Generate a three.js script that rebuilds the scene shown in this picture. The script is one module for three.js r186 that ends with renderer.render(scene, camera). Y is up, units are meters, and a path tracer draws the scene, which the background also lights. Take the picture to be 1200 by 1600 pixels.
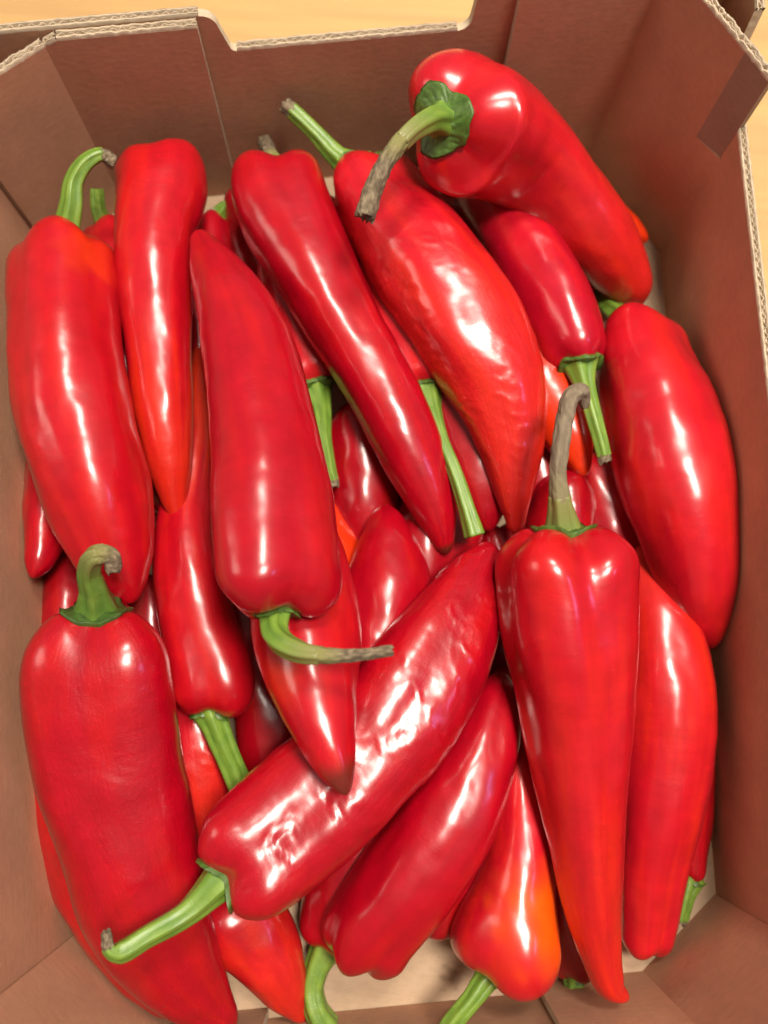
import * as THREE from 'three';
import { mergeGeometries } from 'three/addons/utils/BufferGeometryUtils.js';
import { RectAreaLightUniformsLib } from 'three/addons/lights/RectAreaLightUniformsLib.js';
import { createNoise3D } from 'simplex-noise';

// ------------------------------------------------------------------ camera
const scene = new THREE.Scene();
const F = 1256, EYE = 0.40;                                   // focal length for a 1200 x 1600 picture, eye height over the table
const fov = 2 * Math.atan(800 / F) * 180 / Math.PI;
const camera = new THREE.PerspectiveCamera(fov, 0.75, 0.02, 20);
const down = new THREE.Vector3(-20, 285, F).normalize();       // straight down, in the lens's axes (x right, y down, z ahead)
const ahead = new THREE.Vector3(0, 0, 1).addScaledVector(down, -down.z).normalize();
const side = new THREE.Vector3().crossVectors(ahead, down).negate();
const toWorld = (x, y, z) => { const v = new THREE.Vector3(x, y, z); return new THREE.Vector3(v.dot(side), -v.dot(down), -v.dot(ahead)); };
camera.position.set(0, EYE, 0);
camera.up.copy(toWorld(0, -1, 0));
camera.lookAt(camera.position.clone().add(toWorld(0, 0, 1)));
camera.focus = 0.315; camera.userData.fStop = 6;
scene.add(camera);

// ------------------------------------------------------------------ light: two square ceiling lamps, an added left fill lamp, a violet lamp, dim warm room around
const renderer = new THREE.WebGLRenderer({ antialias: true });
renderer.toneMapping = THREE.LinearToneMapping;
renderer.toneMappingExposure = 1.12;
renderer.shadowMap.enabled = true;
scene.background = new THREE.Color().setRGB(0.19, 0.166, 0.146);
RectAreaLightUniformsLib.init();
const LAMPS = [
  { at: [0.36, 1.70, -0.16], size: 0.36, power: 76, rgb: [1, 0.90, 0.78], label: 'square ceiling lamp straight above the box' },
  { at: [0.16, 1.75, -0.80], size: 0.32, power: 66, rgb: [1, 0.90, 0.78], label: 'square ceiling lamp beyond the far side of the box' },
  { at: [-1.35, 0.95, -0.15], size: 0.5, power: 4, turn: 0.9, rgb: [1, 0.86, 0.74], label: 'added dim square fill lamp turned to the box from the left' },  // added fill, set low on the left to brighten the right wall
  { at: [1.15, 1.25, 0.05], size: 0.16, power: 20, rgb: [0.45, 0.42, 1], label: 'small violet lamp to the right of the box' },
];

// ------------------------------------------------------------------ helpers
let seed = 7;
const rnd = () => { seed = (seed * 1664525 + 1013904223) >>> 0; return seed / 4294967296; };
const noise = createNoise3D(rnd);
const mix = (a, b, t) => a + (b - a) * t, clamp = (x, a = 0, b = 1) => Math.min(b, Math.max(a, x));
const smooth = (a, b, x) => { const t = clamp((x - a) / (b - a)); return t * t * (3 - 2 * t); };
// the point at height h on the sight line of a picture point, and metres per picture point there
function at(x, y, h) {
  const v = toWorld(x - 600, y - 800, F), t = (h - EYE) / v.y;
  const p = v.multiplyScalar(t); p.y += EYE; p.scale = t;
  return p;
}
const used = {};
const numbered = (n) => { const k = used[n] = (used[n] ?? -1) + 1; return k ? n + '_' + String(k).padStart(3, '0') : n; };
function tag(o, label, category, group) { o.userData.label = label; o.userData.category = category; if (group) o.userData.group = group; return o; }
function mesh(name, geo, mat, parent) { const m = new THREE.Mesh(geo, mat); m.name = name; m.castShadow = m.receiveShadow = true; (parent ?? scene).add(m); return m; }
function geom(pos, idx, col, uv) {
  const g = new THREE.BufferGeometry();
  g.setAttribute('position', new THREE.Float32BufferAttribute(pos, 3));
  if (col) g.setAttribute('color', new THREE.Float32BufferAttribute(col, 3));
  if (uv) g.setAttribute('uv', new THREE.Float32BufferAttribute(uv, 2));
  g.setIndex(idx); g.computeVertexNormals();
  return g;
}
// tileable gradient noise for textures
function tileNoise(period, s) {
  const g = [];
  let q = s * 9781 + 17;
  const r = () => { q = (q * 1664525 + 1013904223) >>> 0; return q / 4294967296; };
  for (let i = 0; i < period[0] * period[1]; i++) { const a = r() * 6.2832; g.push([Math.cos(a), Math.sin(a)]); }
  return (u, v) => {
    const x = u * period[0], y = v * period[1], xi = Math.floor(x), yi = Math.floor(y), fx = x - xi, fy = y - yi;
    const d = (i, j) => { const k = g[((yi + j) % period[1] + period[1]) % period[1] * period[0] + ((xi + i) % period[0] + period[0]) % period[0]]; return k[0] * (fx - i) + k[1] * (fy - j); };
    const sx = fx * fx * fx * (fx * (fx * 6 - 15) + 10), sy = fy * fy * fy * (fy * (fy * 6 - 15) + 10);
    return 1.4 * mix(mix(d(0, 0), d(1, 0), sx), mix(d(0, 1), d(1, 1), sx), sy);
  };
}
function texture(n, fn, srgb) {
  const data = new Uint8Array(n * n * 4);
  for (let y = 0; y < n; y++) for (let x = 0; x < n; x++) {
    const c = fn(x / n, y / n), o = (y * n + x) * 4;
    for (let k = 0; k < 3; k++) data[o + k] = clamp(Array.isArray(c) ? c[k] : c) * 255;
    data[o + 3] = 255;
  }
  const t = new THREE.DataTexture(data, n, n);
  t.wrapS = t.wrapT = THREE.RepeatWrapping; t.magFilter = THREE.LinearFilter; t.minFilter = THREE.LinearMipmapLinearFilter; t.generateMipmaps = true;
  if (srgb) t.colorSpace = THREE.SRGBColorSpace;
  t.needsUpdate = true;
  return t;
}

// ------------------------------------------------------------------ materials
const n1 = tileNoise([14, 22], 1), n2 = tileNoise([34, 52], 2), n3 = tileNoise([80, 110], 3), n4 = tileNoise([170, 210], 4), n5 = tileNoise([26, 7], 5), n6 = tileNoise([5, 6], 6), n7 = tileNoise([12, 42], 7);
// one tile is 6 cm; u runs round the fruit, v along it
const skinBump = texture(1024, (u, v) => 0.5 + 0.10 * n1(u, v) + 0.16 * n7(u, v) * smooth(-0.5, 0.5, n6(u, v)) + 0.07 * n2(u, v) + 0.05 * n3(u, v) + 0.02 * n4(u, v));
const crinkleBump = texture(1024, (u, v) => {
  const w = 0.05 * n6(u, v), a = Math.abs(n1(u + w, v)), b = Math.abs(n2(u, v + w)), c = n5(u, v);
  return 0.35 + 0.26 * Math.abs(c) + 0.16 * a + 0.10 * b + 0.07 * n3(u, v) + 0.02 * n4(u, v);
});
// dry marks on the skin: faint bloom, tiny pores and a few hair-thin scuffs
const scuff = []; { let q = 99; const r = () => { q = (q * 1664525 + 1013904223) >>> 0; return q / 4294967296; };
  for (let i = 0; i < 13; i++) scuff.push([r(), r(), r() * 6.28, 0.02 + 0.07 * r() * r(), 0.003 + 0.004 * r()]); }
const skinMap = texture(1024, (u, v) => {
  const m = 0.93 + 0.05 * n6(u, v) + 0.05 * n1(u, v) + 0.03 * n3(u, v), p = smooth(0.50, 0.62, n3(u * 1, v)) * smooth(0.1, 0.4, n1(v, u));
  let s = 0;
  for (const [x, y, a, l, w] of scuff) {
    const dx = ((u - x + 1.5) % 1) - 0.5, dy = ((v - y + 1.5) % 1) - 0.5, al = dx * Math.cos(a) + dy * Math.sin(a), ac = -dx * Math.sin(a) + dy * Math.cos(a) + 4 * al * al;
    if (Math.abs(al) < l) s = Math.max(s, (1 - Math.abs(ac) / w) * (1 - Math.abs(al) / l));
  }
  s = clamp(s) * 0.32 + 0.22 * p;
  return [mix(m, 1, s), mix(m * 0.62, 1, s), mix(m * 0.62, 0.9, s)];
});
const skin = (o) => new THREE.MeshPhysicalMaterial({ vertexColors: true, map: skinMap, roughness: 0.45, specularIntensity: 0.25, clearcoat: 1, clearcoatRoughness: 0.225, bumpMap: skinBump, bumpScale: 0.00020, ...o });
const M = {
  skin: skin({}), crinkled: skin({ bumpMap: crinkleBump, bumpScale: 0.0004, clearcoatRoughness: 0.225 }),
  stem: new THREE.MeshPhysicalMaterial({ vertexColors: true, roughness: 0.5, clearcoat: 0.25, clearcoatRoughness: 0.3, bumpMap: skinBump, bumpScale: 0.0003 }),
  dry: new THREE.MeshStandardMaterial({ vertexColors: true, roughness: 0.9, bumpMap: crinkleBump, bumpScale: 0.0004 }),
};
const fibre = tileNoise([10, 160], 11), fibre2 = tileNoise([40, 60], 12), blotch = tileNoise([6, 6], 13), speck = tileNoise([200, 200], 14), flute = (u) => Math.cos(u * 6.2832 * 32);
const kraftMap = texture(1024, (u, v) => {                      // one tile is 15 cm of board
  const m = 0.87 + 0.08 * blotch(u, v) + 0.04 * blotch(v * 2, u * 3) + 0.025 * fibre(u, v) + 0.05 * fibre2(u, v) - 0.25 * smooth(0.45, 0.7, speck(u, v)) * 0.7;
  return [m, m * (0.985 + 0.02 * blotch(v, u)), m * 0.97];
});
const kraftBump = texture(1024, (u, v) => 0.5 + 0.05 * flute(u) + 0.03 * fibre(u, v) + 0.14 * fibre2(u, v) + 0.12 * blotch(u, v));
for (const t of [kraftMap, kraftBump]) t.repeat.set(1 / 0.15, 1 / 0.15);
const board = (r, g, b, o = {}) => new THREE.MeshStandardMaterial({ color: new THREE.Color().setRGB(r, g, b), map: kraftMap, bumpMap: kraftBump, bumpScale: 0.00018, roughness: 0.82, ...o });
M.kraft = board(0.52, 0.275, 0.16);
M.bare = board(0.33, 0.225, 0.155);  // darker copy of the kraft board, with the corner tab's shade in its colour
M.floor = board(0.50, 0.35, 0.225);
const stains = [[0.52, 0.42, 0.05], [0.47, 0.40, 0.03], [0.60, 0.47, 0.02], [0.30, 0.2, 0.04], [0.8, 0.7, 0.03], [0.55, 0.36, 0.015]];
const floorMap = texture(1024, (u, v) => {
  const m = 0.88 + 0.08 * blotch(u, v) + 0.03 * fibre(u, v) + 0.05 * fibre2(u, v) - 0.2 * smooth(0.45, 0.7, speck(u, v));
  let s = 0;
  for (const [x, y, r] of stains) s = Math.max(s, smooth(1.1, 0.3, Math.hypot(((u - x + 1.5) % 1) - 0.5, ((v - y + 1.5) % 1) - 0.5) / r + 0.7 * fibre2(u * 1, v) + 0.3 * speck(u, v)));
  return [m * (1 - 0.22 * s), m * (1 - 0.25 * s), m * (1 - 0.27 * s)];
});
floorMap.repeat.set(1 / 0.15, 1 / 0.15);
M.floor.map = floorMap;
M.raw = board(0.58, 0.47, 0.33, { bumpScale: 0.001, roughness: 0.95 });

// ------------------------------------------------------------------ table top
const grain = tileNoise([4, 60], 21), grain2 = tileNoise([8, 160], 22), broad = tileNoise([3, 5], 23);
const woodMap = texture(1024, (u, v) => {
  const g = 0.86 + 0.09 * grain(u, v + 0.02 * broad(u, v)) + 0.05 * grain2(u, v) + 0.07 * broad(u, v);
  return [g, g * (0.97 + 0.02 * broad(v, u)), g * 0.9 - 0.03 * grain(u, v)];
});
woodMap.repeat.set(1 / 0.6, 1 / 0.6);
{
  const g = new THREE.PlaneGeometry(2.4, 2.4, 1, 1); g.rotateX(-Math.PI / 2);
  const uv = g.attributes.uv; for (let i = 0; i < uv.count; i++) uv.setXY(i, uv.getX(i) * 2.4, uv.getY(i) * 2.4);
  const t = mesh('tabletop', g, new THREE.MeshPhysicalMaterial({ color: new THREE.Color().setRGB(0.62, 0.39, 0.165), map: woodMap, roughness: 0.45 }));
  t.userData.kind = 'structure';
}

// ------------------------------------------------------------------ cardboard tray
const BT = 0.0038;                                             // thickness of the board
const C = { FRd: [0.142, -0.245], FRf: [0.100, -0.306], FLf: [-0.155, -0.2575], FLd: [-0.190, -0.217], NRd: [0.164, 0.078], NRn: [0.131, 0.117], NLn: [-0.0755, 0.1485], NLd: [-0.1195, 0.108],
  FR: [0.1365, -0.3135], FL: [-0.1965, -0.2490], NR: [0.1665, 0.1115], NL: [-0.1105, 0.1535] };
const tray = new THREE.Group(); tray.name = 'cardboard_tray'; scene.add(tray);
tag(tray, 'brown corrugated cardboard tray with raised corners, filled with red peppers', 'cardboard box');
// An upright board from p to q on the floor; outline is [u, y] with u metres along p-q; it is BT thick, away from the inside (which is on the left going p to q when flip = 1).
// edges: pairs of outline points whose cut flutes show.
function wall(name, p, q, outline, flip, edges, side = M.raw, face = M.kraft) {
  const dir = new THREE.Vector3(q[0] - p[0], 0, q[1] - p[1]), len = dir.length(); dir.normalize();
  const out = new THREE.Vector3(-dir.z, 0, dir.x).multiplyScalar(flip);
  const s = new THREE.Shape(outline.map(([u, y]) => new THREE.Vector2(u, y)));
  const g = new THREE.ExtrudeGeometry(s, { depth: BT, bevelEnabled: false, curveSegments: 8 });
  const up = new THREE.Vector3(0, 1, 0);
  const basis = new THREE.Matrix4().makeBasis(dir, up, out).setPosition(p[0], 0, p[1]);
  g.applyMatrix4(basis);
  if (basis.determinant() < 0) { const ix = g.attributes.position; const n = ix.count; for (const a of Object.values(g.attributes)) for (let i = 0; i < n; i += 3) for (let k = 0; k < a.itemSize; k++) { const A = a.array, x = A[(i + 1) * a.itemSize + k]; A[(i + 1) * a.itemSize + k] = A[(i + 2) * a.itemSize + k]; A[(i + 2) * a.itemSize + k] = x; } g.computeVertexNormals(); }
  const m = mesh(name, g, [face, side], tray);
  for (const [a, b, rough = 0.3] of edges) {
    const A = new THREE.Vector2(...outline[a]), B = new THREE.Vector2(...outline[b]), L = A.distanceTo(B), D = B.clone().sub(A).divideScalar(L);
    let N = new THREE.Vector2(-D.y, D.x); if (N.y < 0) N.negate();
    const pos = [], idx = [], uvs = [];
    const strip = (off, amp, hgt, th, n) => {                   // a ribbon standing on the cut: the two liners (straight) or the flute (wavy)
      const base = pos.length / 3;
      for (let i = 0; i <= n; i++) {
        const x = L * i / n, w = off + amp * Math.sin(x / 0.0042 * 6.2832 + 0.8 * noise(x * 60, off * 900, 3)), t = hgt * (1 + rough * noise(x * 220, off * 2000, 1) + rough * 0.4 * noise(x * 700, off * 2000, 2));
        const wv = 0.0004 * rough * noise(x * 200, off * 500, 7);
        for (const [dz, dy] of [[-th, -0.0004], [-th, t], [th, t], [th, -0.0004]]) {
          const P2 = A.clone().addScaledVector(D, x).addScaledVector(N, dy);
          const v = new THREE.Vector3(P2.x, P2.y, w + dz + wv).applyMatrix4(basis);
          pos.push(v.x, v.y, v.z); uvs.push(x, dy + dz * 3 + off);
        }
        if (i) for (let k = 0; k < 3; k++) { const o = base + (i - 1) * 4 + k; idx.push(o, o + 1, o + 4, o + 1, o + 5, o + 4); }
      }
    };
    const n = Math.max(12, Math.round(L / 0.0006));
    strip(0.00052, 0, 0.0015, 0.0005, n); strip(BT - 0.00052, 0, 0.0015, 0.0005, n); strip(BT / 2, BT / 2 - 0.0012, 0.0011 + 0.0006 * rough, 0.0003, n);
    mesh('cut_edge', geom(pos, idx, null, uvs), M.raw, m);
  }
  return m;
}
const span = (a, b) => Math.hypot(b[0] - a[0], b[1] - a[1]);
{
  // bottom panel, a sheet of board on the table
  const s = new THREE.Shape([C.FR, C.FL, C.NL, C.NR].map(([x, z]) => new THREE.Vector2(x, -z)));
  const g = new THREE.ExtrudeGeometry(s, { depth: BT - 0.0006, bevelEnabled: false }); g.rotateX(-Math.PI / 2); g.translate(0, 0.0006, 0);
  mesh('bottom_panel', g, [M.floor, M.raw], tray);
  const y0 = 0.0042;
  // far wall: a low middle between two tall ends
  const dirF = [(C.FR[0] - C.FL[0]) / span(C.FL, C.FR), (C.FR[1] - C.FL[1]) / span(C.FL, C.FR)];
  const uF = (x) => (x - C.FL[0]) / dirF[0];
  const LF = span(C.FL, C.FR), a = uF(-0.0845), b = uF(0.0205), r = 0.006;
  const o = [[0, y0], [LF, y0], [LF, 0.128], [b + 0.006, 0.128]];
  const arc = (cx, cy, rr, t0, t1) => { for (let i = 0; i <= 6; i++) { const t = mix(t0, t1, i / 6); o.push([cx + rr * Math.cos(t), cy + rr * Math.sin(t)]); } };
  o.push([b + 0.004, 0.108 + 0.006]); arc(b - 0.003, 0.0985 + r, r, -0.15, -1.57); const m1 = o.length - 1;
  arc(a + 0.006, 0.0985 + 0.003, 0.003, -1.57, -2.9); const m0 = m1 + 1;
  arc(a - 0.007, 0.1185 - 0.007, 0.007, 0.1, 1.57); const l1 = o.length - 1; o.push([0, 0.1185]);
  wall('far_wall', C.FL, C.FR, o, -1, [[m1, m0, 0.25], [l1, l1 + 1, 0.12], [2, 3, 0.2]]);
  // right wall: low, with a tall stub at the far corner
  const LR = span(C.FR, C.NR), uR = (z) => (z - C.FR[1]) / (C.NR[1] - C.FR[1]) * LR;
  const oR = [[0.0, y0], [LR, y0], [LR, 0.128], [LR - 0.052, 0.128], [LR - 0.066, 0.099], [uR(-0.282), 0.099], [uR(-0.286), 0.124], [0.0, 0.128]];
  wall('right_wall', C.FR, C.NR, oR, -1, [[4, 5, 0.12], [6, 7, 0.4]]);
  const LL = span(C.FL, C.NL);
  wall('left_wall', C.NL, C.FL, [[0, y0], [LL, y0], [LL, 0.118], [LL - 0.055, 0.118], [LL - 0.07, 0.099], [0.07, 0.099], [0.055, 0.118], [0, 0.118]], -1, [[4, 5, 0.2]]);
  const LN = span(C.NR, C.NL);
  wall('near_wall', C.NR, C.NL, [[0, y0], [LN, y0], [LN, 0.118], [LN - 0.06, 0.118], [LN - 0.10, 0.099], [0.10, 0.099], [0.085, 0.118], [0, 0.118]], -1, [[4, 5, 0.2]]);
  // inner flaps: each lies against the far or near wall, turns across the corner and leaves a hollow behind
  const inset = (p, n) => [p[0] + n[0] * (BT + 0.0006), p[1] + n[1] * (BT + 0.0006)];
  const nF = [-dirF[1], dirF[0]];                               // into the box
  const along = (x, ref) => [x, C.FL[1] + (x - C.FL[0]) * dirF[1] / dirF[0]];
  // far left
  let p = inset(along(-0.0935), nF), q = inset(along(-0.155), nF), L = span(p, q);
  wall('far_left_flap', q, p, [[0, y0], [L, y0], [L + 0.001, 0.117], [0.006, 0.117], [0, 0.1145]], -1, [[2, 3, 0.3], [3, 4, 0.4]]);
  let d = [C.FLd[0] + 0.001, C.FLd[1]]; L = span(d, q);
  wall('far_left_corner_panel', d, q, [[0.0025, y0], [L, y0], [L, 0.1145], [0.0025, 0.1165]], -1, [[2, 3, 0.5]], M.kraft);
  // far right
  p = inset(along(0.0415), nF); q = inset(along(0.100), nF); L = span(p, q);
  wall('far_right_flap', p, q, [[0, y0], [L, y0], [L, 0.130], [0, 0.128]], -1, [[2, 3, 0.4]]);
  d = C.FRd; L = span(q, d);
  wall('far_right_corner_panel', q, d, [[0, y0], [L - 0.001, y0], [L - 0.001, 0.0826], [L - 0.0185, 0.0795], [L - 0.0185, 0.1295], [0, 0.130]], -1, [[4, 5, 0.5]], M.kraft);
  // a narrow tab fills the notch of the corner panel, folded a little outwards; its shade is put in by a darker board colour
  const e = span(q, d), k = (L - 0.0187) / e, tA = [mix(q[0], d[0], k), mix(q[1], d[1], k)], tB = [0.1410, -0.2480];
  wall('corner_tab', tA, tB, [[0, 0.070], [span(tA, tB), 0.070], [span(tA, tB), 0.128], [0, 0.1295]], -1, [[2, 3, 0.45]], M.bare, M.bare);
  // near right and near left
  const dirN = [(C.NL[0] - C.NR[0]) / LN, (C.NL[1] - C.NR[1]) / LN], nN = [-dirN[1], dirN[0]];
  const alongN = (x) => [x, C.NR[1] + (x - C.NR[0]) * dirN[1] / dirN[0]];
  p = inset(alongN(0.131), nN); q = inset(alongN(0.083), nN); L = span(p, q);
  wall('near_right_flap', p, q, [[0, y0], [L, y0], [L, 0.116], [0, 0.118]], -1, []);
  d = C.NRd; L = span(d, p);
  wall('near_right_corner_panel', d, p, [[0.0005, y0], [L, y0], [L, 0.118], [0.0005, 0.118]], -1, [[2, 3, 0.8]]);
  p = inset(alongN(-0.035), nN); q = inset(alongN(-0.0755), nN); L = span(p, q);
  wall('near_left_flap', p, q, [[0, y0], [L, y0], [L, 0.118], [0, 0.116]], -1, []);
  d = C.NLd; L = span(q, d);
  wall('near_left_corner_panel', q, d, [[0, y0], [L - 0.0005, y0], [L - 0.0005, 0.118], [0, 0.118]], -1, [[2, 3, 0.5]]);
}

// ------------------------------------------------------------------ peppers
const TONE = { bright: [0.50, 0.008, 0.024], crimson: [0.38, 0.001, 0.016], red: [0.45, 0.004, 0.017], pink: [0.44, 0.004, 0.028], orange: [0.60, 0.030, 0.008], dark: [0.32, 0.0015, 0.013] };  // dark: shade of the gaps put into the skin colour of buried peppers
const ORANGE = [0.70, 0.055, 0.006], AMBER = [0.80, 0.15, 0.004], BROWN = [0.10, 0.03, 0.015];
const mid3 = (a, b, t) => [mix(a[0], b[0], t), mix(a[1], b[1], t), mix(a[2], b[2], t)];
// pts: [x, y, half width, height] from shoulder to tip; x, y, half width in picture points, height in metres over the table
function pepper(o) {
  const g = new THREE.Group(); g.name = numbered('red_pepper'); scene.add(g);
  const sd = o.seed * 13.7;
  const cs = o.pts.map(([x, y, w, h]) => at(x, y, h)), rs = o.pts.map(([, , w], i) => w * cs[i].scale);
  const curve = new THREE.CatmullRomCurve3(cs, false, 'centripetal');
  const N = 400, tab = []; let len = 0, prev = null;
  for (let i = 0; i <= N; i++) {
    const t = i / N, p = curve.getPoint(t), f = t * (rs.length - 1), k = Math.min(rs.length - 2, Math.floor(f)), e = f - k;
    if (prev) len += p.distanceTo(prev);
    const r0 = rs[Math.max(0, k - 1)], r1 = rs[k], r2 = rs[k + 1], r3 = rs[Math.min(rs.length - 1, k + 2)];
    const r = 0.5 * (2 * r1 + (r2 - r0) * e + (2 * r0 - 5 * r1 + 4 * r2 - r3) * e * e + (3 * r1 - r0 - 3 * r2 + r3) * e * e * e);
    tab.push({ p, s: len, r: Math.max(r, 0.001) }); prev = p;
  }
  const low = Math.min(...tab.map((t) => t.p.y - t.r));
  const base = new THREE.Vector3(tab[N >> 1].p.x, Math.max(0.004, low), tab[N >> 1].p.z);
  g.position.copy(base);
  // parallel frames, starting with the normal pointing down so that the seam lies underneath
  let nrm = new THREE.Vector3(0, -1, 0);
  for (let i = 0; i <= N; i++) {
    const a = tab[Math.max(0, i - 2)].p, b = tab[Math.min(N, i + 2)].p, T = b.clone().sub(a).normalize();
    nrm = nrm.clone().addScaledVector(T, -nrm.dot(T)).normalize();
    tab[i].T = T; tab[i].N = nrm; tab[i].B = new THREE.Vector3().crossVectors(T, nrm);
  }
  const R0 = Math.max(...rs.slice(0, 2)), cap = Math.min((o.cap ?? 0.76) * R0, len * 0.3), tipR = rs[rs.length - 1], tipCap = Math.max(tipR * 1.5, 0.002);
  const lobes = o.lobes ?? (o.seed % 3 === 0 ? 4 : 3), lobe = o.lobe ?? 0.055, phase = o.phase ?? sd, wr = o.wr ?? 0;
  const find = (s) => { let lo = 0, hi = N; while (hi - lo > 1) { const m = (lo + hi) >> 1; if (tab[m].s <= s) lo = m; else hi = m; } const A = tab[lo], Bt = tab[hi], e = clamp((s - A.s) / Math.max(1e-9, Bt.s - A.s)); return [A, Bt, e]; };
  const capShape = (s) => Math.pow(1 - Math.pow(1 - clamp(s / cap), o.cap ? 2.1 : 2.4), 0.5);
  function surf(s, th) {
    const [A, Bt, e] = find(s), c = A.p.clone().lerp(Bt.p, e), Nn = A.N, Bb = A.B, r = mix(A.r, Bt.r, e);
    const k1 = capShape(s), k2 = Math.sqrt(1 - Math.pow(1 - clamp((len - s) / tipCap), 2)), q = s / len;
    const sh = Math.exp(-s / (1.3 * R0));
    const ph = phase + 1.1 * q + 0.5 * noise(q * 2, sd, 1);
    const cN = Math.cos(lobes * th + ph);
    let m = 1 + lobe * (0.45 + 1.1 * sh) * cN * (1 - 0.5 * q) - (o.groove ?? 0.35) * (0.05 + 0.13 * sh) * Math.pow((1 - cN) / 2, 3) * (1 - q) + 0.035 * Math.cos(2 * th + sd * 3 + q * 2);
    const dx = Math.cos(th), dy = Math.sin(th);
    if (o.flat) { const ux = Nn.x * dx + Bb.x * dy, uy = Nn.y * dx + Bb.y * dy, uz = Nn.z * dx + Bb.z * dy, up = Math.max(0, 0.12 * ux + 0.985 * uy - 0.09 * uz); m *= 1 - o.flat * Math.pow(up, 3) * (1 - 0.4 * q); }
    m += 0.04 * noise(dx * 0.8 + sd, dy * 0.8, q * 3.2) + 0.009 * noise(dx * 1.7 + sd, dy * 1.7 + 9, q * 9);
    let ρ = r * m * k1 * k2;
    const dir = Nn.clone().multiplyScalar(dx).addScaledVector(Bb, dy);
    const body = smooth(0, 0.5, k1) * smooth(0, 0.4, k2);
    const px = c.x + dir.x * ρ, py = c.y + dir.y * ρ, pz = c.z + dir.z * ρ;
    ρ += body * (0.00011 * noise(px * 75, py * 75, pz * 75 + sd) + 0.00003 * noise(px * 210, py * 210, pz * 210 + sd));
    if (wr) { const w = noise(px * 40, py * 40, pz * 40 + sd + 5), fold = 1 - Math.abs(noise(px * 90 + w, py * 90, pz * 90 + sd)); ρ += body * wr * (0.00042 * (fold * fold - 0.5) * smooth(-0.2, 0.6, w) + 0.00003 * noise(px * 260, py * 260, pz * 260)); }
    const v = c.addScaledVector(dir, ρ);
    const f = clamp(ρ / (R0 * 0.62));
    v.addScaledVector(tab[0].T, (o.dimple ?? 0.20) * R0 * Math.pow(1 - f * f, 2) * (s < cap ? 1 : 0));
    v.addScaledVector(tab[0].T, -0.10 * R0 * sh * cN * smooth(0.2, 0.8, k1));
    return v;
  }
  const NT = o.detail ?? 88, ss = [];
  for (let i = 0; i < 18; i++) ss.push(cap * (1 - Math.cos(i / 18 * Math.PI / 2)));
  const nb = Math.round((len - cap - tipCap) / 0.0011);
  for (let i = 0; i < nb; i++) ss.push(mix(cap, len - tipCap, i / nb));
  for (let i = 0; i <= 10; i++) ss.push(len - tipCap * (1 - Math.sin(i / 10 * Math.PI / 2)));
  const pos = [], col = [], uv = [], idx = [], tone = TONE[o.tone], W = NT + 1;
  const spots = (o.spots ?? []).map(([x, y, w, h, k, c]) => ({ p: at(x, y, h), r: w * at(x, y, h).scale, k, c }));
  const around = Math.max(1, Math.round(2 * Math.PI * R0 / 0.06));
  ss.forEach((s, j) => {
    const q = s / len;
    for (let i = 0; i <= NT; i++) {
      const th = (i % NT) / NT * Math.PI * 2, v = surf(s, th);
      pos.push(v.x - base.x, v.y - base.y, v.z - base.z);
      const n0 = 0.8 * noise(Math.cos(th) * 1.5 + sd, Math.sin(th) * 1.5, q * 2.4 + sd) + 0.4 * noise(Math.cos(th) * 5 + sd, Math.sin(th) * 5, q * 4), n00 = noise(v.x * 75, v.y * 75, v.z * 75 - sd);
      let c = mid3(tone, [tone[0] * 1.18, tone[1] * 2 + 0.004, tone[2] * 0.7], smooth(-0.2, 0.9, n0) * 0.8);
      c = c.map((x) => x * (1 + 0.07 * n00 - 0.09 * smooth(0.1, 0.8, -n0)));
      if (o.ripe) c = mid3(c, o.ripe[3] ?? ORANGE, o.ripe[2] * smooth(o.ripe[0], o.ripe[1], q + 0.26 * n0 + 0.06 * Math.cos(th * 2 + sd)));
      for (const t of spots) c = mid3(c, t.c, t.k * (1 - smooth(0.25, 1, v.distanceTo(t.p) / t.r * (1 + 0.25 * n00))));
      if (o.darkTip) c = mid3(c, BROWN, 0.85 * smooth(1 - o.darkTip, 1 - o.darkTip * 0.45, q + 0.012 * n00));
      col.push(...c); uv.push(i / NT * around + sd * 0.37, s / 0.06 + sd * 0.21);
      if (j && i) { const a = (j - 1) * W + i - 1, b = a + 1, d = a + W, e = d + 1; idx.push(a, d, b, b, d, e); }
    }
  });
  const bg = geom(pos, idx, col, uv), nn = bg.attributes.normal;
  for (let j = 0; j < ss.length; j++) { const a = j * W, b = a + NT, v = new THREE.Vector3(nn.getX(a) + nn.getX(b), nn.getY(a) + nn.getY(b), nn.getZ(a) + nn.getZ(b)).normalize(); nn.setXYZ(a, v.x, v.y, v.z); nn.setXYZ(b, v.x, v.y, v.z); }
  for (let i = 0; i <= NT; i++) { const T = tab[0].T; nn.setXYZ(i, -T.x, -T.y, -T.z); }
  mesh('flesh', bg, wr ? M.crinkled : M.skin, g);
  tag(g, o.label, 'pepper');
  if (!o.stem) return g;

  // calyx: a thin green cap that follows the shoulder, with a lobed rim, rising into the stem
  const apex = surf(0, 0), axis = tab[0].T.clone().negate(), green = o.green ?? [0.10, 0.205, 0.022];
  const rc = o.calyx * cs[0].scale * 1.0, cp = [], cc = [], cu = [], ci = [], CN = 60, CR = 14;
  const sAt = (rr) => { let lo = 0, hi = cap; for (let i = 0; i < 22; i++) { const m = (lo + hi) / 2; if (find(m)[0].r * capShape(m) < rr) lo = m; else hi = m; } return lo; };
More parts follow.
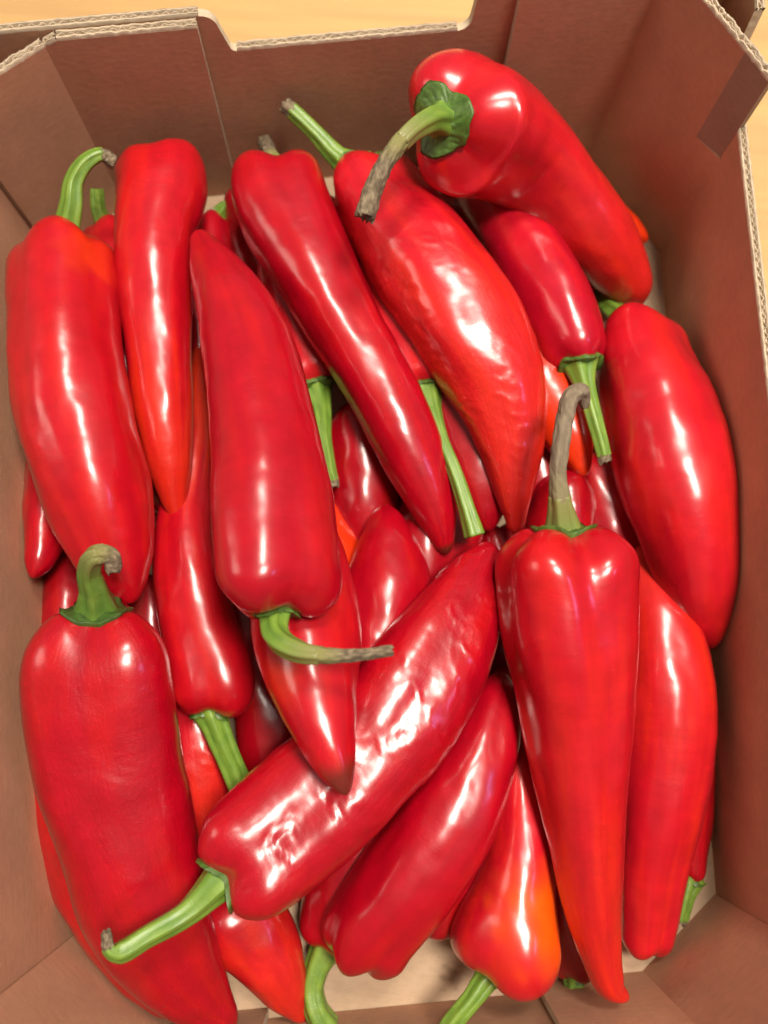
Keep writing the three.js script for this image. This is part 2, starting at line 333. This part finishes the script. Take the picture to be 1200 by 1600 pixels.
  for (let j = 0; j <= CR; j++) for (let i = 0; i <= CN; i++) {
    const th = (i % CN) / CN * 6.2832, k = Math.min(1, j / (CR - 1));
    const rim = rc * (1 + 0.05 * Math.cos(5 * th + sd) + 0.05 * noise(Math.cos(th) * 2.2, Math.sin(th) * 2.2, sd));
    const v = surf(sAt(Math.min(rim * k, R0 * 0.97)), th);
    const lift = j > CR - 1 ? -0.0006 : 0.0014 + 0.0005 * noise(Math.cos(th) * k * 5, Math.sin(th) * k * 5, sd) + 0.0007 * Math.pow(k, 6) + 0.34 * rc * Math.exp(-Math.pow(k / 0.34, 2));
    const dir = v.clone().sub(apex).addScaledVector(axis, rc * 1.4).normalize();
    v.addScaledVector(dir, lift);
    cp.push(v.x - base.x, v.y - base.y, v.z - base.z); cu.push(th, k * 0.4);
    const b = 0.72 + 0.25 * noise(v.x * 300, v.y * 300, v.z * 300) + 0.15 * noise(Math.cos(th) * 6, Math.sin(th) * 6, 2);
    cc.push(green[0] * b * 0.85, green[1] * b * 0.85, green[2] * b);
    if (j && i) { const a = (j - 1) * (CN + 1) + i - 1, q = a + 1, d = a + CN + 1, e = d + 1; ci.push(a, d, q, q, d, e); }
  }
  mesh('calyx', geom(cp, ci, cc, cu), M.stem, g);

  // stem: a ribbed stalk, green first, dried from `dry` on
  const h0 = o.pts[0][3], sp = o.stem.map(([x, y, w, dh], i) => i ? at(x, y, Math.max(h0 + dh, 0.008)) : apex.clone().addScaledVector(axis, rc * 0.12)), sw = o.stem.map(([x, y, w, dh]) => w * at(x, y, h0 + dh).scale);
  const sc = new THREE.CatmullRomCurve3(sp, false, 'centripetal'), dry = o.dry ?? 1, RN = 40;
  function stalk(t0, t1, isDry) {
    const n = Math.max(10, Math.round((t1 - t0) * 70)), p2 = [], c2 = [], u2 = [], i2 = []; let nm = new THREE.Vector3(0.3, 1, 0.2).normalize(), cap0 = null;
    const row = (t, grow, push) => {
      const c = sc.getPoint(t), T = sc.getTangent(t); nm = nm.clone().addScaledVector(T, -nm.dot(T)).normalize();
      const B = new THREE.Vector3().crossVectors(T, nm), f = t * (sw.length - 1), k = Math.min(sw.length - 2, Math.floor(f));
      const w = mix(sw[k], sw[k + 1], f - k) * grow * (1 + 0.35 * Math.exp(-sc.getLength() * t / (sw[0] * 1.1))); c.addScaledVector(T, push * w);
      for (let i = 0; i <= RN; i++) {
        const th = (i % RN) / RN * 6.2832, cx = Math.cos(th), cy = Math.sin(th);
        let r = w * (1 + (isDry ? 0.05 : 0.10) * Math.cos(5 * th + sd + t * 1.2) + 0.02 * Math.cos(13 * th + sd) + 0.02 * noise(cx * 2 + sd, cy * 2, t * 6));
        if (isDry) r *= 0.97 + 0.08 * noise(cx * 1.5 + sd, cy * 1.5, t * 14) + 0.04 * noise(cx * 3, cy * 3, t * 70);
        const v = c.clone().addScaledVector(nm, cx * r).addScaledVector(B, cy * r);
        if (isDry && push) v.addScaledVector(T, w * 0.5 * noise(cx * 2, cy * 2, sd + 4));
        p2.push(v.x - base.x, v.y - base.y, v.z - base.z); u2.push(i / RN * 0.5, t * 1.5);
        let q = isDry ? mid3([0.085, 0.06, 0.035], [0.27, 0.21, 0.13], clamp(0.38 + 0.6 * noise(cx * 1.3, cy * 1.3, t * 14 + sd) + 0.4 * noise(cx * 4, cy * 4, t * 50))) : mid3(green, [green[0] * 1.9, green[1] * 1.5, green[2] * 1.6], clamp(0.42 + 0.14 * Math.cos(5 * th + sd + t * 1.2) + 0.4 * noise(cx, cy, t * 6 + sd)));
        if (!isDry && dry < 0.8) q = mid3(q, [0.20, 0.19, 0.06], smooth(dry - 0.32, dry, t) * 0.9);
        if (isDry && dry < 0.8) q = mid3([0.20, 0.19, 0.06], q, smooth(dry, dry + 0.2, t));
        if (isDry && o.grey) q = mid3(q, [0.20, 0.155, 0.105], 0.55);
        c2.push(...q);
      }
      const j = p2.length / 3 / (RN + 1) - 1;
      if (j) for (let i = 1; i <= RN; i++) { const a = (j - 1) * (RN + 1) + i - 1, b = a + 1, d = a + RN + 1, e = d + 1; i2.push(a, b, d, b, e, d); }
    };
    for (let i = 0; i <= n; i++) row(mix(t0, t1, i / n), 1, 0);
    row(t1, 0.9, 0.10); row(t1, 0.5, 0.06); row(t1, 0.02, -0.1);
    return geom(p2, i2, c2, u2);
  }
  const st = mesh('stem', stalk(0, dry, false), M.stem, g);
  if (dry < 1) mesh('dried_end', stalk(dry - 0.02, 1, true), M.dry, st);
  return g;
}

pepper({ label: 'glossy red pepper at the top right whose half browned stem curls down', seed: 1, tone: 'bright', pts: [[686, 188, 108, 0.11], [722, 191, 113, 0.0985], [771, 212, 97, 0.087], [820, 244, 82, 0.0755], [874, 296, 66, 0.0635], [917, 353, 61, 0.0515], [955, 403, 50, 0.04], [984, 447, 36, 0.03], [994, 482, 18, 0.022]], stem: [[694, 186, 19, 0.0], [672, 188, 17, 0.01], [640, 208, 15, 0.016], [608, 245, 14, 0.016], [586, 288, 15, 0.012], [570, 338, 17, 0.008]], dry: 0.48, calyx: 50, dimple: 0.1, cap: 0.95, ripe: [0.05, 0.9, 0.32] });
pepper({ label: 'wide crumpled bright red pepper with a straight pale green stem pointing to the far wall', seed: 2, tone: 'bright', pts: [[558, 262, 70, 0.0556], [592, 312, 76, 0.0597], [657, 402, 86, 0.0645], [726, 503, 90, 0.0647], [777, 600, 76, 0.0601], [798, 690, 54, 0.055], [803, 768, 30, 0.0495], [808, 836, 11, 0.0428]], stem: [[552, 268, 24, 0.0], [528, 246, 15, 0.004], [490, 205, 12, 0.01], [446, 163, 12, 0.016]], dry: 0.93, calyx: 40, wr: 1, flat: 0.2, ripe: [0.05, 0.9, 0.32] });
pepper({ label: 'long deep red pepper slanting through the middle, its pointed tip ending in a dark spot', seed: 3, tone: 'crimson', pts: [[432, 266, 70, 0.0528], [441, 318, 76, 0.0579], [478, 395, 71, 0.0609], [543, 515, 61, 0.0606], [606, 628, 57, 0.0573], [650, 722, 51, 0.0522], [680, 800, 35, 0.0472], [698, 866, 13, 0.0423]], stem: [[428, 260, 18, 0], [421, 240, 12, -0.004], [414, 222, 12, -0.008]], dry: 0.3, calyx: 34, darkTip: 0.035 });
pepper({ label: 'deep red pepper, tip up, with a long curved stem below its two-lobed end', seed: 4, tone: 'crimson', pts: [[430, 970, 92, 0.1094], [431, 915, 98, 0.109], [426, 805, 94, 0.1068], [411, 680, 84, 0.102], [393, 570, 73, 0.0957], [366, 480, 58, 0.0887], [332, 410, 35, 0.0828], [308, 362, 13, 0.0791]], stem: [[415, 972, 20, 0.0], [432, 994, 19, 0.008], [465, 1017, 17, 0.015], [510, 1024, 13, 0.018], [560, 1023, 10, 0.018], [612, 1016, 9, 0.018]], dry: 0.55, calyx: 34 });
pepper({ label: 'slim red pepper turning orange toward its tip, second from the left at the far wall', seed: 5, tone: 'red', pts: [[254, 250, 64, 0.0565], [256, 292, 68, 0.062], [243, 360, 60, 0.0666], [243, 450, 57, 0.0672], [250, 560, 50, 0.0641], [258, 650, 46, 0.0613], [266, 730, 35, 0.057], [273, 785, 20, 0.053], [281, 818, 9, 0.051]], ripe: [0.45, 0.9, 0.42] });
pepper({ label: 'large red pepper at the left wall with orange shoulder and thin hooked stem', seed: 6, tone: 'red', pts: [[99, 376, 76, 0.07], [98, 425, 80, 0.074], [100, 505, 82, 0.079], [110, 615, 85, 0.081], [133, 710, 83, 0.08], [160, 800, 75, 0.076], [186, 885, 52, 0.071], [208, 942, 20, 0.068]], stem: [[108, 370, 17, 0], [112, 322, 16, 0.01], [116, 285, 14, 0.014], [135, 254, 12, 0.017], [160, 242, 10, 0.017], [178, 254, 11, 0.014]], dry: 0.8, calyx: 30, spots: [[160, 375, 75, 0.092, 0.95, ORANGE]] });
pepper({ label: 'broad bright red pepper against the right wall with two long white glints', seed: 7, tone: 'bright', pts: [[994, 504, 66, 0.0369], [1004, 560, 76, 0.0439], [1027, 640, 90, 0.049], [1055, 740, 92, 0.0521], [1075, 830, 80, 0.0503], [1090, 910, 62, 0.0455], [1102, 970, 38, 0.0382], [1110, 1014, 15, 0.0319]], stem: [[985, 500, 20, 0], [955, 482, 14, -0.012], [932, 456, 12, -0.022]], dry: 0.9, calyx: 32 });
pepper({ label: 'pinkish red pepper under the top right one with a straight green stem hanging down', seed: 8, tone: 'pink', pts: [[908, 576, 44, 0.057], [896, 535, 52, 0.057], [867, 465, 57, 0.055], [822, 388, 56, 0.05], [778, 312, 54, 0.044], [738, 245, 47, 0.039], [690, 205, 34, 0.036], [640, 190, 20, 0.035], [597, 183, 9, 0.036]], stem: [[908, 574, 20.6, 0], [914, 604, 14.6, 0.004], [926, 645, 12.0, 0.006], [938, 690, 11.2, 0.004], [946, 722, 10.3, 0.002]], dry: 0.92, calyx: 34 });
pepper({ label: 'biggest red pepper at the right with a grooved shoulder and a tall grey dried stem', seed: 9, tone: 'red', pts: [[880, 818, 100, 0.083], [882, 872, 113, 0.08], [888, 990, 105, 0.0745], [898, 1090, 92, 0.0695], [905, 1190, 78, 0.066], [913, 1300, 63, 0.062], [923, 1400, 48, 0.058], [936, 1480, 34, 0.054], [955, 1542, 22, 0.051], [982, 1562, 10, 0.05]], stem: [[880, 818, 22, 0], [876, 785, 17, 0.008], [872, 742, 13, 0.014], [876, 700, 14, 0.018], [884, 650, 14, 0.02], [892, 620, 14, 0.022], [908, 612, 14, 0.019], [914, 634, 8, 0.014]], dry: 0.18, calyx: 46, groove: 1, dimple: 0.14, ripe: [0.2, 1.2, 0.35], grey: 1 });
pepper({ label: 'slender red pepper, tip up, between the biggest pepper and right wall', seed: 10, tone: 'bright', pts: [[1006, 1493, 38, 0.0132], [1010, 1445, 42, 0.0161], [1020, 1350, 52, 0.0233], [1034, 1240, 64, 0.0309], [1044, 1130, 69, 0.0349], [1040, 1030, 65, 0.0371], [1022, 950, 46, 0.0373], [1005, 890, 20, 0.0352], [998, 852, 9, 0.033]], ripe: [0.2, 1.2, 0.35] });
pepper({ label: 'large wrinkled red pepper lying diagonally in front with broad white reflections', seed: 11, tone: 'crimson', pts: [[332, 1386, 90, 0.08], [380, 1348, 97, 0.0765], [460, 1280, 100, 0.071], [550, 1200, 100, 0.067], [630, 1105, 98, 0.0645], [692, 1010, 84, 0.061], [735, 925, 58, 0.056], [768, 850, 26, 0.049]], stem: [[346, 1393, 22.4, 0.0], [290, 1428, 17.2, 0.01], [230, 1463, 16.3, 0.014], [188, 1487, 16.3, 0.017], [172, 1484, 10.3, 0.018], [166, 1456, 7.7, 0.019]], dry: 0.84, calyx: 48, wr: 1.3, flat: 0.3 });
pepper({ label: 'dark red pepper lying parallel just below the wrinkled diagonal one', seed: 12, tone: 'crimson', pts: [[552, 1508, 62, 0.0376], [578, 1452, 70, 0.0421], [637, 1370, 76, 0.0468], [700, 1278, 74, 0.0476], [742, 1190, 62, 0.0466], [770, 1110, 44, 0.0436], [785, 1050, 18, 0.0405]] });
pepper({ label: 'stubby pepper with an orange side and green stem at the bottom, over the bare cardboard', seed: 13, tone: 'bright', pts: [[792, 1512, 86, 0.0324], [796, 1466, 89, 0.0388], [808, 1385, 66, 0.0412], [818, 1300, 50, 0.0415], [815, 1210, 34, 0.0399], [805, 1130, 12, 0.0364]], stem: [[775, 1512, 20.6, 0], [760, 1530, 17.2, 0.004], [738, 1560, 14.6, 0.006], [705, 1600, 14.6, 0.006], [690, 1625, 14.6, 0.004]], dry: 0.98, calyx: 36, spots: [[858, 1430, 105, 0.0528, 1, AMBER], [800, 1500, 60, 0.0528, 0.5, ORANGE]] });
pepper({ label: 'red pepper whose blackened pointed tip crosses over the wrinkled diagonal pepper', seed: 14, tone: 'red', pts: [[440, 790, 60, 0.058], [462, 870, 76, 0.066], [478, 970, 84, 0.077], [490, 1060, 72, 0.088], [508, 1140, 52, 0.095], [528, 1205, 30, 0.0985], [542, 1242, 12, 0.099]], spots: [[440, 1060, 60, 0.1, 0.5, ORANGE]], darkTip: 0.1 });
pepper({ label: 'dull red pepper tapering upward in the hollow at the centre of the heap', seed: 15, tone: 'crimson', pts: [[560, 1060, 96, 0.0324], [590, 985, 88, 0.0378], [606, 915, 68, 0.0429], [606, 850, 46, 0.0421], [600, 790, 20, 0.039]] });
pepper({ label: 'narrow red pepper with one long white glint and a stubby green stem', seed: 16, tone: 'red', pts: [[328, 1118, 58, 0.0444], [332, 1072, 64, 0.0465], [308, 975, 59, 0.0468], [290, 870, 52, 0.0456], [294, 780, 42, 0.0412], [306, 690, 34, 0.0378], [310, 600, 22, 0.0327], [310, 540, 10, 0.0298]], stem: [[330, 1118, 22, 0], [340, 1142, 19, 0.002], [356, 1182, 18, 0.002], [378, 1235, 18, 0]], dry: 1, calyx: 28, ripe: [0.5, 0.75, 0.7] });
pepper({ label: 'very large dark red pepper at the lower left with a short hooked green stem', seed: 17, tone: 'crimson', pts: [[150, 938, 98, 0.085], [153, 990, 107, 0.079], [157, 1065, 111, 0.0735], [164, 1145, 112, 0.0675], [178, 1230, 110, 0.063], [203, 1330, 101, 0.0585], [232, 1420, 92, 0.05], [272, 1500, 72, 0.042], [318, 1560, 46, 0.034], [366, 1604, 18, 0.027]], stem: [[152, 944, 25, 0], [147, 922, 19, 0.008], [140, 892, 17, 0.016], [150, 868, 16, 0.024], [171, 868, 14, 0.024], [178, 890, 13, 0.02]], dry: 0.66, calyx: 52, wr: 0.35, flat: 0.2, cap: 1.05, green: [0.07, 0.15, 0.018] });
pepper({ label: 'orange-red pepper tip showing behind the tall dried stem', seed: 18, tone: 'orange', pts: [[765, 500, 50, 0.0338], [815, 560, 58, 0.0371], [862, 630, 52, 0.0406], [892, 690, 38, 0.0423], [914, 744, 12, 0.0421]], ripe: [0.0, 0.6, 0.7] });
pepper({ label: 'half hidden red pepper with a short green stem in the lower right corner', seed: 19, tone: 'red', pts: [[1078, 1374, 26, 0.0104], [1080, 1325, 28, 0.0122], [1078, 1240, 38, 0.014], [1070, 1150, 36, 0.0136], [1060, 1080, 16, 0.013]], stem: [[1072, 1372, 17, 0], [1070, 1400, 13, 0.002], [1060, 1438, 13, 0.0]], dry: 0.95, calyx: 18 });
pepper({ label: 'orange sliver of a pepper between the two-lobed pepper and the central hollow', seed: 20, tone: 'orange', pts: [[512, 985, 52, 0.0184], [520, 905, 50, 0.0244], [522, 855, 42, 0.0281], [517, 805, 20, 0.029], [512, 772, 8, 0.0275]], ripe: [0.0, 0.6, 0.7] });
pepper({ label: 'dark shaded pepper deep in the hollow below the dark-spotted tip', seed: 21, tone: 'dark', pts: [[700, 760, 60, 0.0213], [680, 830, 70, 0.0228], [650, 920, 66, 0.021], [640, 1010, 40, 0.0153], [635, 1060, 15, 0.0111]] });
pepper({ label: 'buried red pepper with a thin curved green stem showing between two long peppers', seed: 22, tone: 'red', pts: [[494, 612, 38, 0.0385], [482, 575, 44, 0.0394], [462, 500, 46, 0.0395], [440, 420, 38, 0.0369], [425, 350, 16, 0.0343]], stem: [[498, 616, 20, 0], [503, 640, 13, 0.004], [507, 685, 10, 0.006], [516, 735, 9, 0.004], [522, 760, 9, 0.002]], dry: 0.9, calyx: 32 });
pepper({ label: 'buried red pepper with a long thick green stem pointing toward the wrinkled pepper', seed: 23, tone: 'bright', pts: [[668, 610, 44, 0.0472], [652, 570, 48, 0.0476], [622, 510, 48, 0.0454], [585, 435, 44, 0.0418], [552, 360, 18, 0.0386]], stem: [[668, 612, 20.6, 0], [676, 640, 12.9, 0.006], [690, 685, 10.3, 0.01], [712, 740, 11.2, 0.012], [730, 795, 12.9, 0.012], [742, 836, 16.3, 0.01]], dry: 1, calyx: 30 });
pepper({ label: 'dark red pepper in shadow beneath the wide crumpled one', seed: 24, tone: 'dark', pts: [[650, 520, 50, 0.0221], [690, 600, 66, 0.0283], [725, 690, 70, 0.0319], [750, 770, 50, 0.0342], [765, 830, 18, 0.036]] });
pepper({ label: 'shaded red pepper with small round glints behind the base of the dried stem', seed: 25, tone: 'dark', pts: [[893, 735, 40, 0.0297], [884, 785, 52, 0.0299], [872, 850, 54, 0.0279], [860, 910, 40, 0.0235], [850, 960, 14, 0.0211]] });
pepper({ label: 'red pepper mostly hidden under the lower left pepper, against the left wall', seed: 26, tone: 'red', pts: [[108, 1080, 76, 0.0466], [122, 1180, 84, 0.0418], [146, 1300, 88, 0.036], [186, 1410, 78, 0.0307], [236, 1510, 54, 0.0249], [272, 1588, 20, 0.018]] });
pepper({ label: 'small red pepper tip pointing down by the left wall', seed: 27, tone: 'crimson', pts: [[95, 690, 48, 0.046], [84, 770, 44, 0.05], [74, 830, 35, 0.054], [60, 880, 22, 0.058], [50, 903, 9, 0.06]] });
pepper({ label: 'orange-red pepper tip at the bottom edge under the wrinkled pepper', seed: 28, tone: 'bright', pts: [[340, 1370, 66, 0.0213], [368, 1420, 70, 0.0212], [410, 1480, 58, 0.0201], [446, 1545, 36, 0.017], [474, 1596, 11, 0.0122]], ripe: [0.1, 0.9, 0.4] });
pepper({ label: 'hidden pepper whose bent green stem rests on the bare cardboard at the bottom', seed: 29, tone: 'crimson', pts: [[516, 1478, 46, 0.0151], [522, 1440, 52, 0.0193], [540, 1370, 56, 0.0229], [570, 1290, 50, 0.0257], [600, 1220, 20, 0.0273]], stem: [[512, 1486, 22, 0], [496, 1510, 18, 0.002], [488, 1545, 17, 0.002], [494, 1578, 18, 0.002], [512, 1606, 20, 0.0]], dry: 1, calyx: 22 });
pepper({ label: 'orange-red pepper with crinkled white glints beneath the stubby green stem', seed: 30, tone: 'bright', pts: [[285, 1060, 50, 0.0224], [294, 1130, 62, 0.0247], [304, 1210, 66, 0.0233], [318, 1290, 56, 0.0183], [335, 1360, 22, 0.0153]], wr: 0.8, ripe: [0.1, 0.9, 0.4] });
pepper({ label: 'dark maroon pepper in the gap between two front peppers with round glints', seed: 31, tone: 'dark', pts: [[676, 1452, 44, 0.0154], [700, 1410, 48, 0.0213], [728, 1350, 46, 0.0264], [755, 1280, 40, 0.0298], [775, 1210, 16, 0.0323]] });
pepper({ label: 'pepper behind the left pair with a short pale upright stem', seed: 32, tone: 'red', pts: [[165, 352, 34, 0.0321], [170, 395, 40, 0.0356], [180, 480, 46, 0.0381], [195, 570, 40, 0.0384], [205, 650, 14, 0.0384]], stem: [[157, 352, 12, 0], [154, 330, 11, 0.006], [151, 296, 10, 0.012]], dry: 1, calyx: 14 });
pepper({ label: 'shadowed pepper behind the upturned tip at the far wall', seed: 33, tone: 'crimson', pts: [[338, 340, 32, 0.0207], [334, 380, 40, 0.0216], [322, 450, 46, 0.0206], [316, 540, 46, 0.018], [310, 640, 40, 0.0156], [308, 730, 14, 0.0112]], stem: [[345, 336, 12, 0], [352, 326, 10, 0.004], [360, 322, 8, 0.006]], dry: 1, calyx: 16 });
pepper({ label: 'orange pepper tip peeping out beside the top right pepper near the corner', seed: 34, tone: 'orange', pts: [[830, 300, 44, 0.0229], [880, 320, 46, 0.0234], [940, 340, 38, 0.024], [984, 360, 22, 0.0248], [1012, 376, 9, 0.0236]], ripe: [0.0, 0.6, 0.7] });
pepper({ label: 'pepper hidden beneath the biggest one with only its green stem end showing', seed: 35, tone: 'dark', pts: [[900, 1530, 34, 0.013], [895, 1490, 42, 0.0147], [880, 1420, 48, 0.0161], [865, 1340, 42, 0.0151], [855, 1270, 16, 0.0117]], stem: [[896, 1538, 14, 0], [894, 1550, 11, 0], [892, 1566, 10, 0]], dry: 0.9, calyx: 14 });
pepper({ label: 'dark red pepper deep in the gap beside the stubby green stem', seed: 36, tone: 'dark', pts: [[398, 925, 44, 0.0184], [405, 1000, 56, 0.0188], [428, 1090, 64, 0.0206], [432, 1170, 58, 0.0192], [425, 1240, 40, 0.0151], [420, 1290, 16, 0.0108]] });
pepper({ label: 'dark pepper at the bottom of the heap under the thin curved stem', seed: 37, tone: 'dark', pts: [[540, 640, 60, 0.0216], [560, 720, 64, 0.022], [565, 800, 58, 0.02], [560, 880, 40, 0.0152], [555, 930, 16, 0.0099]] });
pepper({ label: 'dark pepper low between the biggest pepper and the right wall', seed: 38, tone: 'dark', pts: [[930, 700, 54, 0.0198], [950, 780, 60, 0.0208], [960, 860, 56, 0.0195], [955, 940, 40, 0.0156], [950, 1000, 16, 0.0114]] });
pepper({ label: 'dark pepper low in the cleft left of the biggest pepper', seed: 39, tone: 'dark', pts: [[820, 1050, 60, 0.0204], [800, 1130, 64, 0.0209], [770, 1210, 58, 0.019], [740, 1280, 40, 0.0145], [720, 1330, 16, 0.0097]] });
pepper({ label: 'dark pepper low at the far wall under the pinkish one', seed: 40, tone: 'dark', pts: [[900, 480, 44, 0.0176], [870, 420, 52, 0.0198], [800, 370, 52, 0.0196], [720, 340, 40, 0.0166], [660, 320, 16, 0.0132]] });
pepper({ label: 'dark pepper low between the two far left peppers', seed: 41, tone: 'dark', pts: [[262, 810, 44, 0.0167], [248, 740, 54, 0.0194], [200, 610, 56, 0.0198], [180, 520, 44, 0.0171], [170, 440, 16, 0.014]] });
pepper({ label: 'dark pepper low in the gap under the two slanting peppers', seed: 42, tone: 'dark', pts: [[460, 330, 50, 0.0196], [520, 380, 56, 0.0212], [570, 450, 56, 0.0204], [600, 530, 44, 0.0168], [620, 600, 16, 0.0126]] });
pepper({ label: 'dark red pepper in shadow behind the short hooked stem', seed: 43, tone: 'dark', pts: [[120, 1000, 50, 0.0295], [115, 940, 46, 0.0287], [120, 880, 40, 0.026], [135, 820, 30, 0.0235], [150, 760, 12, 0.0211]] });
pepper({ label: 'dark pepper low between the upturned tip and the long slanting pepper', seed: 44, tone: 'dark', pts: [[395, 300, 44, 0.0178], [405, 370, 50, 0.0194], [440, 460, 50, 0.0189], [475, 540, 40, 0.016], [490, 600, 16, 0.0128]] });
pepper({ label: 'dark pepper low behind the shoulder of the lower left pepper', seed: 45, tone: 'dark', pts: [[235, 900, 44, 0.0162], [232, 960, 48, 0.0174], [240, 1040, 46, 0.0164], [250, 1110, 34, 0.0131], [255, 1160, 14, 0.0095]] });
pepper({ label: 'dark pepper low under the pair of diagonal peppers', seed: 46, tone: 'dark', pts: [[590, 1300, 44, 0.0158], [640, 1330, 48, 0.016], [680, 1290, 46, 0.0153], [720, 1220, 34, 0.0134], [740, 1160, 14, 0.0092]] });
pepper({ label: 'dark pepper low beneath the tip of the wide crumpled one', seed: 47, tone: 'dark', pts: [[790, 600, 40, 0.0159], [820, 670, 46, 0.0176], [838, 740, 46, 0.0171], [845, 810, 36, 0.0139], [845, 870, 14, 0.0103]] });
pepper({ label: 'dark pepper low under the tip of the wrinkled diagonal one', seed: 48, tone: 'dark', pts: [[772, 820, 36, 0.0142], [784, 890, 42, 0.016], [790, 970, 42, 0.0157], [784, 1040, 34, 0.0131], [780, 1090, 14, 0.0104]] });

// ------------------------------------------------------------------ ceiling lamps, added left fill lamp and violet lamp, outside the picture
for (const l of LAMPS) {
  const lamp = new THREE.Group(); lamp.name = numbered('square_lamp'); lamp.position.set(...l.at); lamp.rotation.z = l.turn ?? 0; scene.add(lamp);
  tag(lamp, l.label, 'lamp');
  const s = l.size, frame = [];
  for (const [x, z, a, b] of [[0, s / 2 + 0.015, s + 0.06, 0.03], [0, -s / 2 - 0.015, s + 0.06, 0.03], [s / 2 + 0.015, 0, 0.03, s], [-s / 2 - 0.015, 0, 0.03, s]]) { const g = new THREE.BoxGeometry(a, 0.05, b); g.translate(x, 0.02, z); frame.push(g); }
  const back = new THREE.BoxGeometry(s + 0.06, 0.012, s + 0.06); back.translate(0, 0.052, 0); frame.push(back);
  mesh('housing', mergeGeometries(frame), new THREE.MeshStandardMaterial({ color: 0xdddddd, roughness: 0.5 }), lamp);
  const d = new THREE.PlaneGeometry(s, s); d.rotateX(Math.PI / 2); d.translate(0, 0.012, 0);
  mesh('lamp_diffuser', d, new THREE.MeshStandardMaterial({ color: 0xffffff, emissive: new THREE.Color().setRGB(...l.rgb), emissiveIntensity: Math.min(2, l.power * 0.15) }), lamp);
  const light = new THREE.RectAreaLight(new THREE.Color().setRGB(...l.rgb), l.power, s, s);
  light.position.set(0, 0.004, 0); light.rotation.x = -Math.PI / 2; lamp.add(light); light.name = 'lamp_light';
}

renderer.render(scene, camera);
